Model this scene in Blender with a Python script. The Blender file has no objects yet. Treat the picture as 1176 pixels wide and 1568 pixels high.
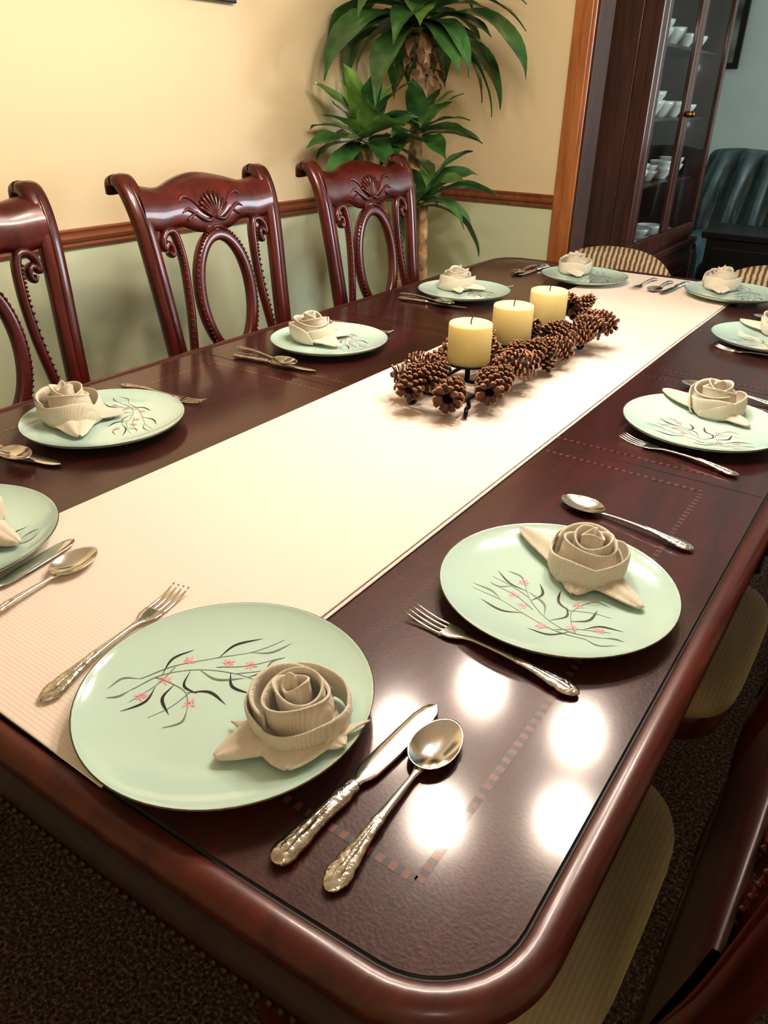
import bpy, bmesh, math, random
from math import sin, cos, pi, radians, sqrt, exp
from mathutils import Vector, Matrix, Euler

# ------------------------------------------------------------------ materials
def lin(c):
    r=[]
    for v in c:
        v=v/255.0
        r.append(v/12.92 if v<=0.04045 else ((v+0.055)/1.055)**2.4)
    return (r[0],r[1],r[2],1.0)

class NT:
    def __init__(s,name):
        s.m=bpy.data.materials.new(name); s.m.use_nodes=True
        s.t=s.m.node_tree; s.b=s.t.nodes['Principled BSDF']
    def n(s,typ,**kw):
        nd=s.t.nodes.new(typ)
        for k,v in kw.items():
            if k in nd.inputs: nd.inputs[k].default_value=v
            else: setattr(nd,k,v)
        return nd
    def l(s,a,b): s.t.links.new(a,b)
    def coord(s,scale=(1,1,1),rot=(0,0,0)):
        tc=s.n('ShaderNodeTexCoord'); mp=s.n('ShaderNodeMapping')
        mp.inputs['Scale'].default_value=scale; mp.inputs['Rotation'].default_value=rot
        s.l(tc.outputs['Object'],mp.inputs['Vector']); return mp.outputs['Vector']
    def ramp(s,fac,stops):
        r=s.n('ShaderNodeValToRGB'); e=r.color_ramp.elements
        e[0].position=stops[0][0]; e[0].color=stops[0][1]
        e[1].position=stops[-1][0]; e[1].color=stops[-1][1]
        for p,c in stops[1:-1]:
            x=e.new(p); x.color=c
        s.l(fac,r.inputs['Fac']); return r.outputs['Color']
    def bump(s,fac,strength,dist=0.001,prev=None):
        b=s.n('ShaderNodeBump'); b.inputs['Strength'].default_value=strength; b.inputs['Distance'].default_value=dist
        s.l(fac,b.inputs['Height'])
        if prev: s.l(prev,b.inputs['Normal'])
        s.l(b.outputs['Normal'],s.b.inputs['Normal']); return b.outputs['Normal']

def plain(name,c,rough=0.5,metal=0.0,noise=0.12,nscale=20,bump=0.0,bscale=200,coat=0.0,spec=0.5,sss=0.0):
    M=NT(name); v=M.coord()
    nz=M.n('ShaderNodeTexNoise'); nz.inputs['Scale'].default_value=nscale; nz.inputs['Detail'].default_value=4
    M.l(v,nz.inputs['Vector'])
    c1=lin([max(0,x*(1-noise)) for x in c]); c2=lin([min(255,x*(1+noise)) for x in c])
    M.l(M.ramp(nz.outputs['Fac'],[(0.3,c1),(0.7,c2)]),M.b.inputs['Base Color'])
    M.b.inputs['Roughness'].default_value=rough; M.b.inputs['Metallic'].default_value=metal
    M.b.inputs['Coat Weight'].default_value=coat; M.b.inputs['Coat Roughness'].default_value=0.08
    M.b.inputs['Specular IOR Level'].default_value=spec
    if sss>0:
        M.b.inputs['Subsurface Weight'].default_value=sss; M.b.inputs['Subsurface Radius'].default_value=(0.02,0.012,0.005)
        M.b.inputs['Subsurface Scale'].default_value=1.0
    if bump>0:
        n2=M.n('ShaderNodeTexNoise'); n2.inputs['Scale'].default_value=bscale; n2.inputs['Detail'].default_value=3
        M.l(v,n2.inputs['Vector']); M.bump(n2.outputs['Fac'],bump,0.002)
    return M.m

def wood(name,dark,light,axis='y',rough=0.25,coat=0.3,grain=1.0,peel=0.0,coatrough=0.1,ribbon=1.0,spec=0.5):
    M=NT(name)
    sc={'x':(1.5,14,14),'y':(14,1.5,14),'z':(14,14,1.5)}[axis]
    v=M.coord(scale=sc)
    nz=M.n('ShaderNodeTexNoise'); nz.inputs['Scale'].default_value=2.2*grain; nz.inputs['Detail'].default_value=8
    nz.inputs['Roughness'].default_value=0.62; nz.inputs['Distortion'].default_value=0.7*ribbon
    M.l(v,nz.inputs['Vector'])
    M.l(M.ramp(nz.outputs['Fac'],[(0.32,lin(dark)),(0.68,lin(light))]),M.b.inputs['Base Color'])
    M.b.inputs['Roughness'].default_value=rough; M.b.inputs['Specular IOR Level'].default_value=spec
    M.b.inputs['Coat Weight'].default_value=coat; M.b.inputs['Coat Roughness'].default_value=coatrough
    if peel>0:
        v2=M.coord()
        n2=M.n('ShaderNodeTexNoise'); n2.inputs['Scale'].default_value=330; n2.inputs['Detail'].default_value=2
        M.l(v2,n2.inputs['Vector']); M.bump(n2.outputs['Fac'],peel,0.001)
    return M.m

def fabric_rib(name,c,period,axis=0,strength=0.5,noise=0.06,rough=0.9):
    M=NT(name); tc=M.n('ShaderNodeTexCoord')
    w=M.n('ShaderNodeTexWave'); w.wave_type='BANDS'; w.bands_direction=['X','Y','Z'][axis]
    w.inputs['Scale'].default_value=0.314/period; w.inputs['Distortion'].default_value=0.4; w.inputs['Detail'].default_value=1
    w.inputs['Detail Scale'].default_value=3
    M.l(tc.outputs['Object'],w.inputs['Vector'])
    c1=lin([x*(1-noise) for x in c]); c2=lin([min(255,x*(1+noise)) for x in c])
    M.l(M.ramp(w.outputs['Fac'],[(0.1,c1),(0.7,c2)]),M.b.inputs['Base Color'])
    M.b.inputs['Roughness'].default_value=rough; M.b.inputs['Sheen Weight'].default_value=0.15
    M.b.inputs['Specular IOR Level'].default_value=0.15
    nb=M.bump(w.outputs['Fac'],strength,0.0006)
    n2=M.n('ShaderNodeTexNoise'); n2.inputs['Scale'].default_value=22; n2.inputs['Detail'].default_value=3
    M.l(tc.outputs['Object'],n2.inputs['Vector']); M.bump(n2.outputs['Fac'],0.25,0.004,nb)
    return M.m

MAHOG=wood('mahogany_chair',(58,15,11),(104,32,22),'z',rough=0.32,coat=0.40,coatrough=0.12)
TABLE=wood('mahogany_tabletop',(44,11,10),(76,22,18),'y',rough=0.42,coat=0.9,peel=0.26,coatrough=0.135,spec=0.3)
TEDGE=wood('mahogany_edge',(60,17,11),(98,35,21),'y',rough=0.36,coat=0.32,peel=0.06,coatrough=0.17)
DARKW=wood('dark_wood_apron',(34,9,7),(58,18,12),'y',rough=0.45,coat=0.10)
GROOVE=plain('dark_groove',(12,4,3),0.5)
INLAYA=plain('inlay_dark',(12,4,4),0.42,coat=0.9)
INLAYB=plain('inlay_light',(112,44,33),0.42,coat=0.9)
OAK=wood('oak_casing',(164,100,54),(202,136,82),'z',rough=0.35,coat=0.2)
JAMB=wood('dark_jamb',(66,38,28),(92,56,40),'z',rough=0.5,coat=0.0)
RAIL=wood('chair_rail_wood',(124,72,44),(164,102,66),'y',rough=0.4,coat=0.2)
CABW=wood('cabinet_wood',(60,31,22),(98,53,38),'z',rough=0.35,coat=0.3)
RUN=fabric_rib('runner_linen',(240,226,214),0.0042,1,0.18,0.010)
NAP=fabric_rib('napkin_cloth',(222,213,196),0.0022,0,0.35,0.02)
SEAT=fabric_rib('seat_upholstery',(186,168,134),0.006,0,0.2,0.03)
PORC=plain('plate_porcelain',(200,227,216),0.10,noise=0.004,nscale=3,coat=0.6)
RIM=plain('plate_rim_gold',(104,96,76),0.3,metal=0.6,noise=0.05)
INK=plain('decal_dark_leaf',(50,42,40),0.3,noise=0.2,nscale=60)
STEMM=plain('decal_stem',(128,132,116),0.3,noise=0.1,nscale=60)
PINK=plain('decal_pink',(230,172,182),0.3,noise=0.1,nscale=200)
SILVER=plain('silver',(228,224,218),0.14,metal=1.0,noise=0.03,nscale=40)
SILVERO=plain('silver_ornate',(218,212,204),0.2,metal=1.0,noise=0.12,nscale=160,bump=0.7,bscale=170)
WAX=plain('candle_wax',(250,236,172),0.45,noise=0.02,nscale=8,sss=0.3)
WICK=plain('wick',(40,34,28),0.9)
IRON=plain('wrought_iron',(20,17,16),0.45,metal=0.6,noise=0.1)
CONE1=plain('pinecone_scale',(78,46,32),0.65,noise=0.35,nscale=60)
CONE2=plain('pinecone_tip',(158,118,90),0.65,noise=0.35,nscale=90)
LEAF=plain('dracaena_leaf',(64,102,56),0.30,noise=0.40,nscale=9,coat=0.3)
LEAF2=plain('dracaena_leaf_young',(118,154,84),0.30,noise=0.25,nscale=12,coat=0.3)
LEAFD=plain('dry_husk',(120,92,64),0.8,noise=0.3,nscale=30)
BARK=plain('cane_bark',(176,144,106),0.8,noise=0.4,nscale=24,bump=1.0,bscale=60)
POT=plain('terracotta',(140,78,52),0.7,noise=0.1)
SOIL=plain('soil',(40,28,20),0.95,noise=0.3,nscale=80,bump=0.6)
BLACK=plain('black_lacquer',(14,13,14),0.35,noise=0.1)
SOFAM=plain('teal_leather',(60,80,80),0.42,noise=0.25,nscale=10)
WHITE=plain('ceiling_paint',(240,236,226),0.9,noise=0.01)
CROCK=plain('crockery',(226,230,226),0.2,noise=0.03)
BRASS=plain('aged_brass',(150,110,60),0.3,metal=1.0)
GREYW=plain('wall_grey_paint',(186,196,188),0.9,noise=0.02,nscale=3)
CANV=plain('canvas_art',(96,104,92),0.8,noise=0.4,nscale=7)

def two_tone():
    M=NT('wall_two_tone'); tc=M.n('ShaderNodeTexCoord'); sp=M.n('ShaderNodeSeparateXYZ')
    M.l(tc.outputs['Object'],sp.inputs[0])
    gt=M.n('ShaderNodeMath',operation='GREATER_THAN'); gt.inputs[1].default_value=0.895
    M.l(sp.outputs['Z'],gt.inputs[0])
    mx=M.n('ShaderNodeMix'); mx.data_type='RGBA'
    M.l(gt.outputs[0],mx.inputs['Factor'])
    mx.inputs['A'].default_value=lin((234,240,206)); mx.inputs['B'].default_value=lin((243,225,188))
    M.l(mx.outputs['Result'],M.b.inputs['Base Color']); M.b.inputs['Roughness'].default_value=0.75
    nz=M.n('ShaderNodeTexNoise'); nz.inputs['Scale'].default_value=45; nz.inputs['Detail'].default_value=4
    M.l(tc.outputs['Object'],nz.inputs['Vector']); M.bump(nz.outputs['Fac'],0.12,0.004)
    return M.m
WALL=two_tone()
def carpet():
    M=NT('carpet_pile'); v=M.coord()
    nz=M.n('ShaderNodeTexNoise'); nz.inputs['Scale'].default_value=150; nz.inputs['Detail'].default_value=5
    nz.inputs['Roughness'].default_value=0.7
    M.l(v,nz.inputs['Vector'])
    M.l(M.ramp(nz.outputs['Fac'],[(0.36,lin((44,33,30))),(0.52,lin((116,92,82))),(0.68,lin((200,176,160)))]),M.b.inputs['Base Color'])
    M.b.inputs['Roughness'].default_value=1.0; M.b.inputs['Specular IOR Level'].default_value=0.05
    M.bump(nz.outputs['Fac'],1.0,0.02); return M.m
CARPET=carpet()
def stripes():
    M=NT('striped_fabric'); v=M.coord()
    w=M.n('ShaderNodeTexWave'); w.wave_type='BANDS'; w.bands_direction='X'
    w.inputs['Scale'].default_value=0.314/0.017; w.inputs['Distortion'].default_value=1.2; w.inputs['Detail'].default_value=2; w.inputs['Detail Scale'].default_value=4
    M.l(v,w.inputs['Vector'])
    M.l(M.ramp(w.outputs['Fac'],[(0.35,lin((112,90,72))),(0.55,lin((210,194,162)))]),M.b.inputs['Base Color'])
    M.b.inputs['Roughness'].default_value=0.9; M.bump(w.outputs['Fac'],0.3,0.003); return M.m
STRIPE=stripes()
def glassm():
    M=NT('cabinet_glass'); t=M.t
    tr=M.n('ShaderNodeBsdfTransparent'); gl=M.n('ShaderNodeBsdfGlossy'); gl.inputs['Roughness'].default_value=0.03
    mx=M.n('ShaderNodeMixShader'); mx.inputs[0].default_value=0.16
    tr.inputs['Color'].default_value=(0.92,0.96,0.96,1)
    M.l(tr.outputs[0],mx.inputs[1]); M.l(gl.outputs[0],mx.inputs[2])
    M.l(mx.outputs[0],t.nodes['Material Output'].inputs['Surface']); return M.m
GLASS=glassm()
def shade():
    M=NT('frosted_shade'); M.b.inputs['Base Color'].default_value=lin((255,240,215)); M.b.inputs['Roughness'].default_value=0.5
    tr=M.n('ShaderNodeBsdfTranslucent'); tr.inputs['Color'].default_value=lin((255,240,220)); mx=M.n('ShaderNodeMixShader'); mx.inputs[0].default_value=0.7
    M.l(M.b.outputs[0],mx.inputs[1]); M.l(tr.outputs[0],mx.inputs[2]); M.l(mx.outputs[0],M.t.nodes['Material Output'].inputs['Surface'])
    return M.m
SHADE=shade()

# ------------------------------------------------------------------ mesh builder
class MB:
    def __init__(s): s.v=[]; s.f=[]; s.m=[]; s.sm=[]; s.mats=[]
    def mi(s,mat):
        if mat not in s.mats: s.mats.append(mat)
        return s.mats.index(mat)
    def add(s,vs,fs,mat,M=None,smooth=True):
        o=len(s.v); i=s.mi(mat)
        for p in vs:
            p=Vector(p)
            if M is not None: p=M@p
            s.v.append(p)
        for k,f in enumerate(fs):
            s.f.append([a+o for a in f]); s.m.append(i); s.sm.append(smooth)
    def obj(s,name,loc=(0,0,0),rot=(0,0,0),parent=None,mods=(),recalc=True,link=True):
        me=bpy.data.meshes.new(name); me.from_pydata([tuple(p) for p in s.v],[],s.f)
        for m in s.mats: me.materials.append(m)
        me.polygons.foreach_set('material_index',s.m); me.polygons.foreach_set('use_smooth',s.sm)
        if recalc:
            bm=bmesh.new(); bm.from_mesh(me); bmesh.ops.recalc_face_normals(bm,faces=bm.faces[:]); bm.to_mesh(me); bm.free()
        me.update()
        o=bpy.data.objects.new(name,me); o.location=loc; o.rotation_euler=rot
        bpy.context.scene.collection.objects.link(o)
        if parent: o.parent=parent
        for md in mods:
            if md[0]=='bevel':
                m=o.modifiers.new('bevel','BEVEL'); m.width=md[1]; m.segments=2; m.limit_method='ANGLE'; m.angle_limit=radians(40)
            if md[0]=='solid':
                m=o.modifiers.new('solid','SOLIDIFY'); m.thickness=md[1]; m.offset=0
            if md[0]=='sub':
                m=o.modifiers.new('sub','SUBSURF'); m.levels=md[1]; m.render_levels=md[1]
        return o

def box(B,lo,hi,mat,M=None):
    x0,y0,z0=lo; x1,y1,z1=hi
    B.add([(x0,y0,z0),(x1,y0,z0),(x1,y1,z0),(x0,y1,z0),(x0,y0,z1),(x1,y0,z1),(x1,y1,z1),(x0,y1,z1)],
          [(0,3,2,1),(4,5,6,7),(0,1,5,4),(1,2,6,5),(2,3,7,6),(3,0,4,7)],mat,M,False)
def grid(B,fn,nu,nv,mat,cu=False,cv=False,M=None,smooth=True):
    vs=[fn(i,j) for i in range(nu) for j in range(nv)]; fs=[]
    for i in range(nu if cu else nu-1):
        for j in range(nv if cv else nv-1):
            a=i*nv+j; b=((i+1)%nu)*nv+j; c=((i+1)%nu)*nv+(j+1)%nv; d=i*nv+(j+1)%nv
            fs.append((a,b,c,d))
    B.add(vs,fs,mat,M,smooth)
def lathe(B,prof,mat,n=32,M=None,matfn=None):
    if matfn is None:
        grid(B,lambda i,j:(prof[j][0]*cos(2*pi*i/n),prof[j][0]*sin(2*pi*i/n),prof[j][1]),n,len(prof),mat,cu=True,M=M)
    else:
        o=len(B.v); np_=len(prof)
        for i in range(n):
            for j in range(np_):
                p=Vector((prof[j][0]*cos(2*pi*i/n),prof[j][0]*sin(2*pi*i/n),prof[j][1]))
                B.v.append(M@p if M is not None else p)
        for i in range(n):
            for j in range(np_-1):
                k=(i+1)%n
                B.f.append([o+i*np_+j,o+k*np_+j,o+k*np_+j+1,o+i*np_+j+1]); B.m.append(B.mi(matfn(j))); B.sm.append(True)
def tube(B,path,rad,mat,n=8,up=(0,0,1),p=2.0,M=None,cap=True):
    P=[Vector(q) for q in path]; N=len(P); up=Vector(up); vs=[]
    for i in range(N):
        t=(P[min(i+1,N-1)]-P[max(i-1,0)]).normalized()
        s=t.cross(up)
        if s.length<1e-4: s=t.cross(Vector((0.3,1,0.2)))
        s.normalize(); u=s.cross(t).normalized()
        r=rad[i] if isinstance(rad,list) else rad
        a,b=(r if isinstance(r,(tuple,list)) else (r,r))
        for k in range(n):
            th=2*pi*(k+0.5)/n; c=cos(th); d=sin(th)
            c=math.copysign(abs(c)**(2/p),c); d=math.copysign(abs(d)**(2/p),d)
            vs.append(P[i]+s*a*c+u*b*d)
    fs=[]
    for i in range(N-1):
        for k in range(n):
            fs.append((i*n+k,i*n+(k+1)%n,(i+1)*n+(k+1)%n,(i+1)*n+k))
    if cap:
        fs.append(tuple(range(n))); fs.append(tuple((N-1)*n+k for k in range(n)))
    B.add(vs,fs,mat,M)
def sphere(B,c,r,mat,nu=8,nv=6,M=None,sc=(1,1,1)):
    pr=[(r*sin(pi*j/nv),-r*cos(pi*j/nv)) for j in range(nv+1)]
    pr[0]=(1e-5,-r); pr[-1]=(1e-5,r)
    T=Matrix.Translation(c)@Matrix.Diagonal((sc[0],sc[1],sc[2],1))
    lathe(B,pr,mat,nu,(M@T) if M is not None else T)
def cr(pts,k=6):
    P=[Vector(p) for p in pts]; out=[]
    Q=[P[0]*2-P[1]]+P+[P[-1]*2-P[-2]]
    for i in range(1,len(Q)-2):
        for j in range(k):
            t=j/k; a,b,c,d=Q[i-1],Q[i],Q[i+1],Q[i+2]
            out.append(0.5*((2*b)+(c-a)*t+(2*a-5*b+4*c-d)*t*t+(3*b-a-3*c+d)*t**3))
    out.append(P[-1]); return out
def interp(tab,x):
    if x<=tab[0][0]: return tab[0][1]
    for (a,b),(c,d) in zip(tab,tab[1:]):
        if x<=c: return b+(d-b)*(x-a)/(c-a)
    return tab[-1][1]
def empty(name,loc=(0,0,0)):
    e=bpy.data.objects.new(name,None); e.location=loc; bpy.context.scene.collection.objects.link(e); return e
def copy(o,loc,rz=0,name=None):
    c=o.copy(); c.location=loc; c.rotation_euler=(0,0,rz); bpy.context.scene.collection.objects.link(c)
    for ch in o.children:
        k=ch.copy(); bpy.context.scene.collection.objects.link(k); k.parent=c
    return c

TZ=0.76
# ------------------------------------------------------------------ room
WX=-1.90; WY=2.98; H=2.45
B=MB(); box(B,(WX-0.1,-1.5,0),(WX,WY+0.12,H),WALL); B.obj('wall_left')
B=MB(); box(B,(WX,WY,0),(-1.19,WY+0.12,H),WALL); box(B,(-1.19,WY,2.1),(1.6,WY+0.12,H),WALL); box(B,(0.9,WY,0),(1.6,WY+0.12,2.1),WALL); B.obj('wall_far')
B=MB(); box(B,(1.6,-1.5,0),(1.7,WY+0.12,H),WALL); B.obj('wall_right')
B=MB(); box(B,(WX-0.1,-1.6,0),(1.7,-1.5,H),WALL); B.obj('wall_near')
B=MB(); box(B,(-2.3,-1.6,-0.05),(2.6,6.5,0),CARPET); B.obj('floor')
B=MB(); box(B,(-2.3,-1.6,H),(2.6,6.5,H+0.05),WHITE); B.obj('ceiling')
B=MB(); box(B,(-2.1,6.2,0),(2.5,6.3,H),GREYW); B.obj('wall_parlor_far')
B=MB(); box(B,(-2.1,WY+0.12,0),(-2.0,6.2,H),GREYW); B.obj('wall_parlor_left')
B=MB(); box(B,(2.4,WY+0.12,0),(2.5,6.2,H),GREYW); B.obj('wall_parlor_right')
B=MB(); box(B,(1.7,WY,0),(2.5,WY+0.12,H),GREYW); B.obj('wall_parlor_near')
RP=[(0,-0.026),(0.010,-0.024),(0.012,-0.016),(0.009,-0.010),(0.018,-0.004),(0.021,0.004),(0.018,0.011),(0.012,0.015),(0.016,0.022),(0.012,0.026),(0,0.026)]
RZ=0.895
B=MB(); grid(B,lambda i,j:(WX+RP[j][0],-1.5+i*(WY+1.5),RZ+RP[j][1]),2,len(RP),RAIL,smooth=False); B.obj('trim_1')
B=MB(); grid(B,lambda i,j:(WX+i*(-1.262-WX),WY-RP[j][0],RZ+RP[j][1]),2,len(RP),RAIL,smooth=False); B.obj('trim_2')
B=MB()
box(B,(-1.262,WY-0.018,0),(-1.180,WY,2.17),OAK); box(B,(-1.225,WY-0.024,0),(-1.192,WY-0.018,2.17),OAK)
box(B,(-1.180,WY-0.018,2.09),(0.98,WY,2.17),OAK); box(B,(0.9,WY-0.018,0),(0.98,WY,2.09),OAK)
box(B,(-1.19,WY-0.010,0),(-1.17,WY+0.13,2.1),JAMB)
B.obj('trim_3',mods=[('bevel',0.003)])
B=MB(); box(B,(WX,-1.5,0),(WX+0.014,WY,0.09),OAK); B.obj('baseboard_left',mods=[('bevel',0.003)])
B=MB(); box(B,(WX+0.014,WY-0.014,0),(-1.262,WY,0.09),OAK); B.obj('baseboard_far',mods=[('bevel',0.003)])

# ------------------------------------------------------------------ dining table
TX,TY=-0.651,1.36; HW,HL=0.589,1.152; BOW=0.022
def outline(d,na=10,ne=14,ns=24):
    W=HW-d; L=HL-d; r=max(0.095-d,0.012); pts=[]
    def add(x,y):
        pts.append((TX+x, TY+y+math.copysign(BOW*(1-(x/W)**2),y)*(min(1,abs(y)/L)**6)))
    for cx,cy,a0 in ((W-r,-L+r,-pi/2),(W-r,L-r,0),(-W+r,L-r,pi/2),(-W+r,-L+r,pi)):
        for k in range(na+1):
            a=a0+k*pi/2/na; add(cx+r*cos(a),cy+r*sin(a))
        nx,ny={-pi/2:(W,L-r),0:(-W+r,L),pi/2:(-W,-L+r),pi:(W-r,-L)}[a0]
        x0,y0=cx+r*cos(a0+pi/2),cy+r*sin(a0+pi/2); n=ne if a0 in(0,pi) else ns
        for k in range(1,n):
            t=k/n; add(x0+(nx-x0)*t,y0+(ny-y0)*t)
    return pts
def outline2(de,ds):
    a=outline(de); b=outline(ds); out=[]
    for p,q in zip(a,b):
        t=min(1,max(0,(abs(p[1]-TY)-(HL-0.16))/0.12)); t=t*t*(3-2*t)
        out.append((p[0]*t+q[0]*(1-t),p[1]*t+q[1]*(1-t)))
    return out
B=MB()
def ringstrip(prof,mat,two=False):
    rs=[(outline2(q[0],q[2]) if two else outline(q[0])) for q in prof]
    grid(B,lambda i,j:(rs[j][i][0],rs[j][i][1],TZ+prof[j][1]),len(rs[0]),len(prof),mat,cu=True)
ringstrip([(0.0285,0.0),(0.0275,-0.0014),(0.0255,-0.0014),(0.0245,-0.0002)],GROOVE)
ringstrip([(0.0245,-0.0002),(0.021,0.0016),(0.014,0.0022),(0.007,0.0005),(0.002,-0.0045),(0.0,-0.011),(0.001,-0.018),(0.005,-0.0235),(0.010,-0.0255)],TEDGE)
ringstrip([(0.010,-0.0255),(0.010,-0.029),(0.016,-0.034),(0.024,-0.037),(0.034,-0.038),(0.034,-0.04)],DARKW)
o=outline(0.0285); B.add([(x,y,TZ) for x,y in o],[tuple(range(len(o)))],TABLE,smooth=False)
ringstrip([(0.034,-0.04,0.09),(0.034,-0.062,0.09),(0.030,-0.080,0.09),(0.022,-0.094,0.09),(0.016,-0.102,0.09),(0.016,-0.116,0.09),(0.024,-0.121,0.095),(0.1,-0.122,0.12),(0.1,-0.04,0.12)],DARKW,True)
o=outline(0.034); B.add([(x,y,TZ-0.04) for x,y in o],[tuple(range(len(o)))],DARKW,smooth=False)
o=outline2(0.0145,0.0885); acc=0
for (a,b) in zip(o,o[1:]+o[:1]):
    a=Vector(a);b=Vector(b);Ls=(b-a).length
    while acc<Ls:
        q=a+(b-a)*(acc/Ls)
        sphere(B,(q.x,q.y,TZ-0.109),0.0040,DARKW,6,4)
        acc+=0.0110
    acc-=Ls
for ys in (1.062,1.520):
    box(B,(TX-HW+0.03,ys-0.0010,TZ-0.001),(TX+HW-0.03,ys+0.0010,TZ+0.00015),GROOVE)
def inlay(p,q,w=0.0070,step=0.0055):
    p=Vector(p);q=Vector(q);d=(q-p);n=int(d.length/step);d.normalize();s=Vector((-d.y,d.x))*w/2
    for k in range(n):
        a=p+d*k*step;b=p+d*(k+1)*step
        B.add([(*(a-s),TZ+0.0002),(*(b-s),TZ+0.0002),(*(b+s),TZ+0.0002),(*(a+s),TZ+0.0002)],[(0,1,2,3)],INLAYA if k%2 else INLAYB,smooth=False)
xa,xb_=TX-HW+0.104,TX+HW-0.104
for y0,y1 in ((0.2915,1.03),(1.09,1.49),(1.55,2.428)):
    inlay((xa,y0),(xb_,y0)); inlay((xb_,y0),(xb_,y1)); inlay((xb_,y1),(xa,y1)); inlay((xa,y1),(xa,y0))
for sx in (-1,1):
    for sy in (-1,1):
        cx=TX+sx*(HW-0.14); cy=TY+sy*(HL-0.12)
        pts=[(0,0,TZ-0.041),(0,0,TZ-0.12),(0.012,0.012,TZ-0.2),(0.018,0.018,TZ-0.29),(0.0,0.0,0.30),(-0.012,-0.012,0.16),(-0.004,-0.004,0.08),(0.02,0.02,0.035),(0.03,0.03,0.001)]
        rr=[0.045,0.048,0.060,0.055,0.036,0.026,0.024,0.036,0.040]
        path=cr([(cx+p[0]*sx,cy+p[1]*sy,p[2]) for p in pts],5)
        rad=[interp(list(enumerate(rr)),i/5) for i in range(len(path))]
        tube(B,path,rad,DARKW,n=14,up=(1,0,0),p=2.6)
B.obj('dining_table')

# ------------------------------------------------------------------ runner
B=MB()
def slab(B,x0,x1,y0,y1,z0,z1,mat,wob):
    nx,ny=10,120
    def top(i,j):
        u=i/(nx-1);t=j/(ny-1);x=x0+(x1-x0)*u;y=y0+(y1-y0)*t
        x+=wob*sin(y*2.3+1)*(1 if u>0.5 else 0.6)
        return (x,y,z1+0.0003*sin(x*25+y*7))
    grid(B,top,nx,ny,mat)
    per=[(i,0) for i in range(nx)]+[(nx-1,j) for j in range(1,ny)]+[(i,ny-1) for i in range(nx-2,-1,-1)]+[(0,j) for j in range(ny-2,0,-1)]
    def side(i,k):
        p=top(*per[i]); cx=(x0+x1)/2
        zz=[0,0.3,1][k]; off=[0,0.0012,0.0005][k]
        sx=off if p[0]>cx else -off; sy=off*(-1 if per[i][1]==0 else (1 if per[i][1]==ny-1 else 0))
        return (p[0]+(sx if per[i][0] in(0,nx-1) else 0)*(0 if k==0 else 1),p[1]+(sy if k else 0),p[2]+(z0-p[2])*zz)
    grid(B,side,len(per),3,mat,cu=True)
slab(B,-0.818,-0.4085,0.222,2.47,TZ+0.0004,TZ+0.0022,RUN,0.003)
slab(B,-0.821,-0.413,0.214,2.475,TZ+0.0028,TZ+0.0046,RUN,0.003)
B.obj('table_runner')

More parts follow.
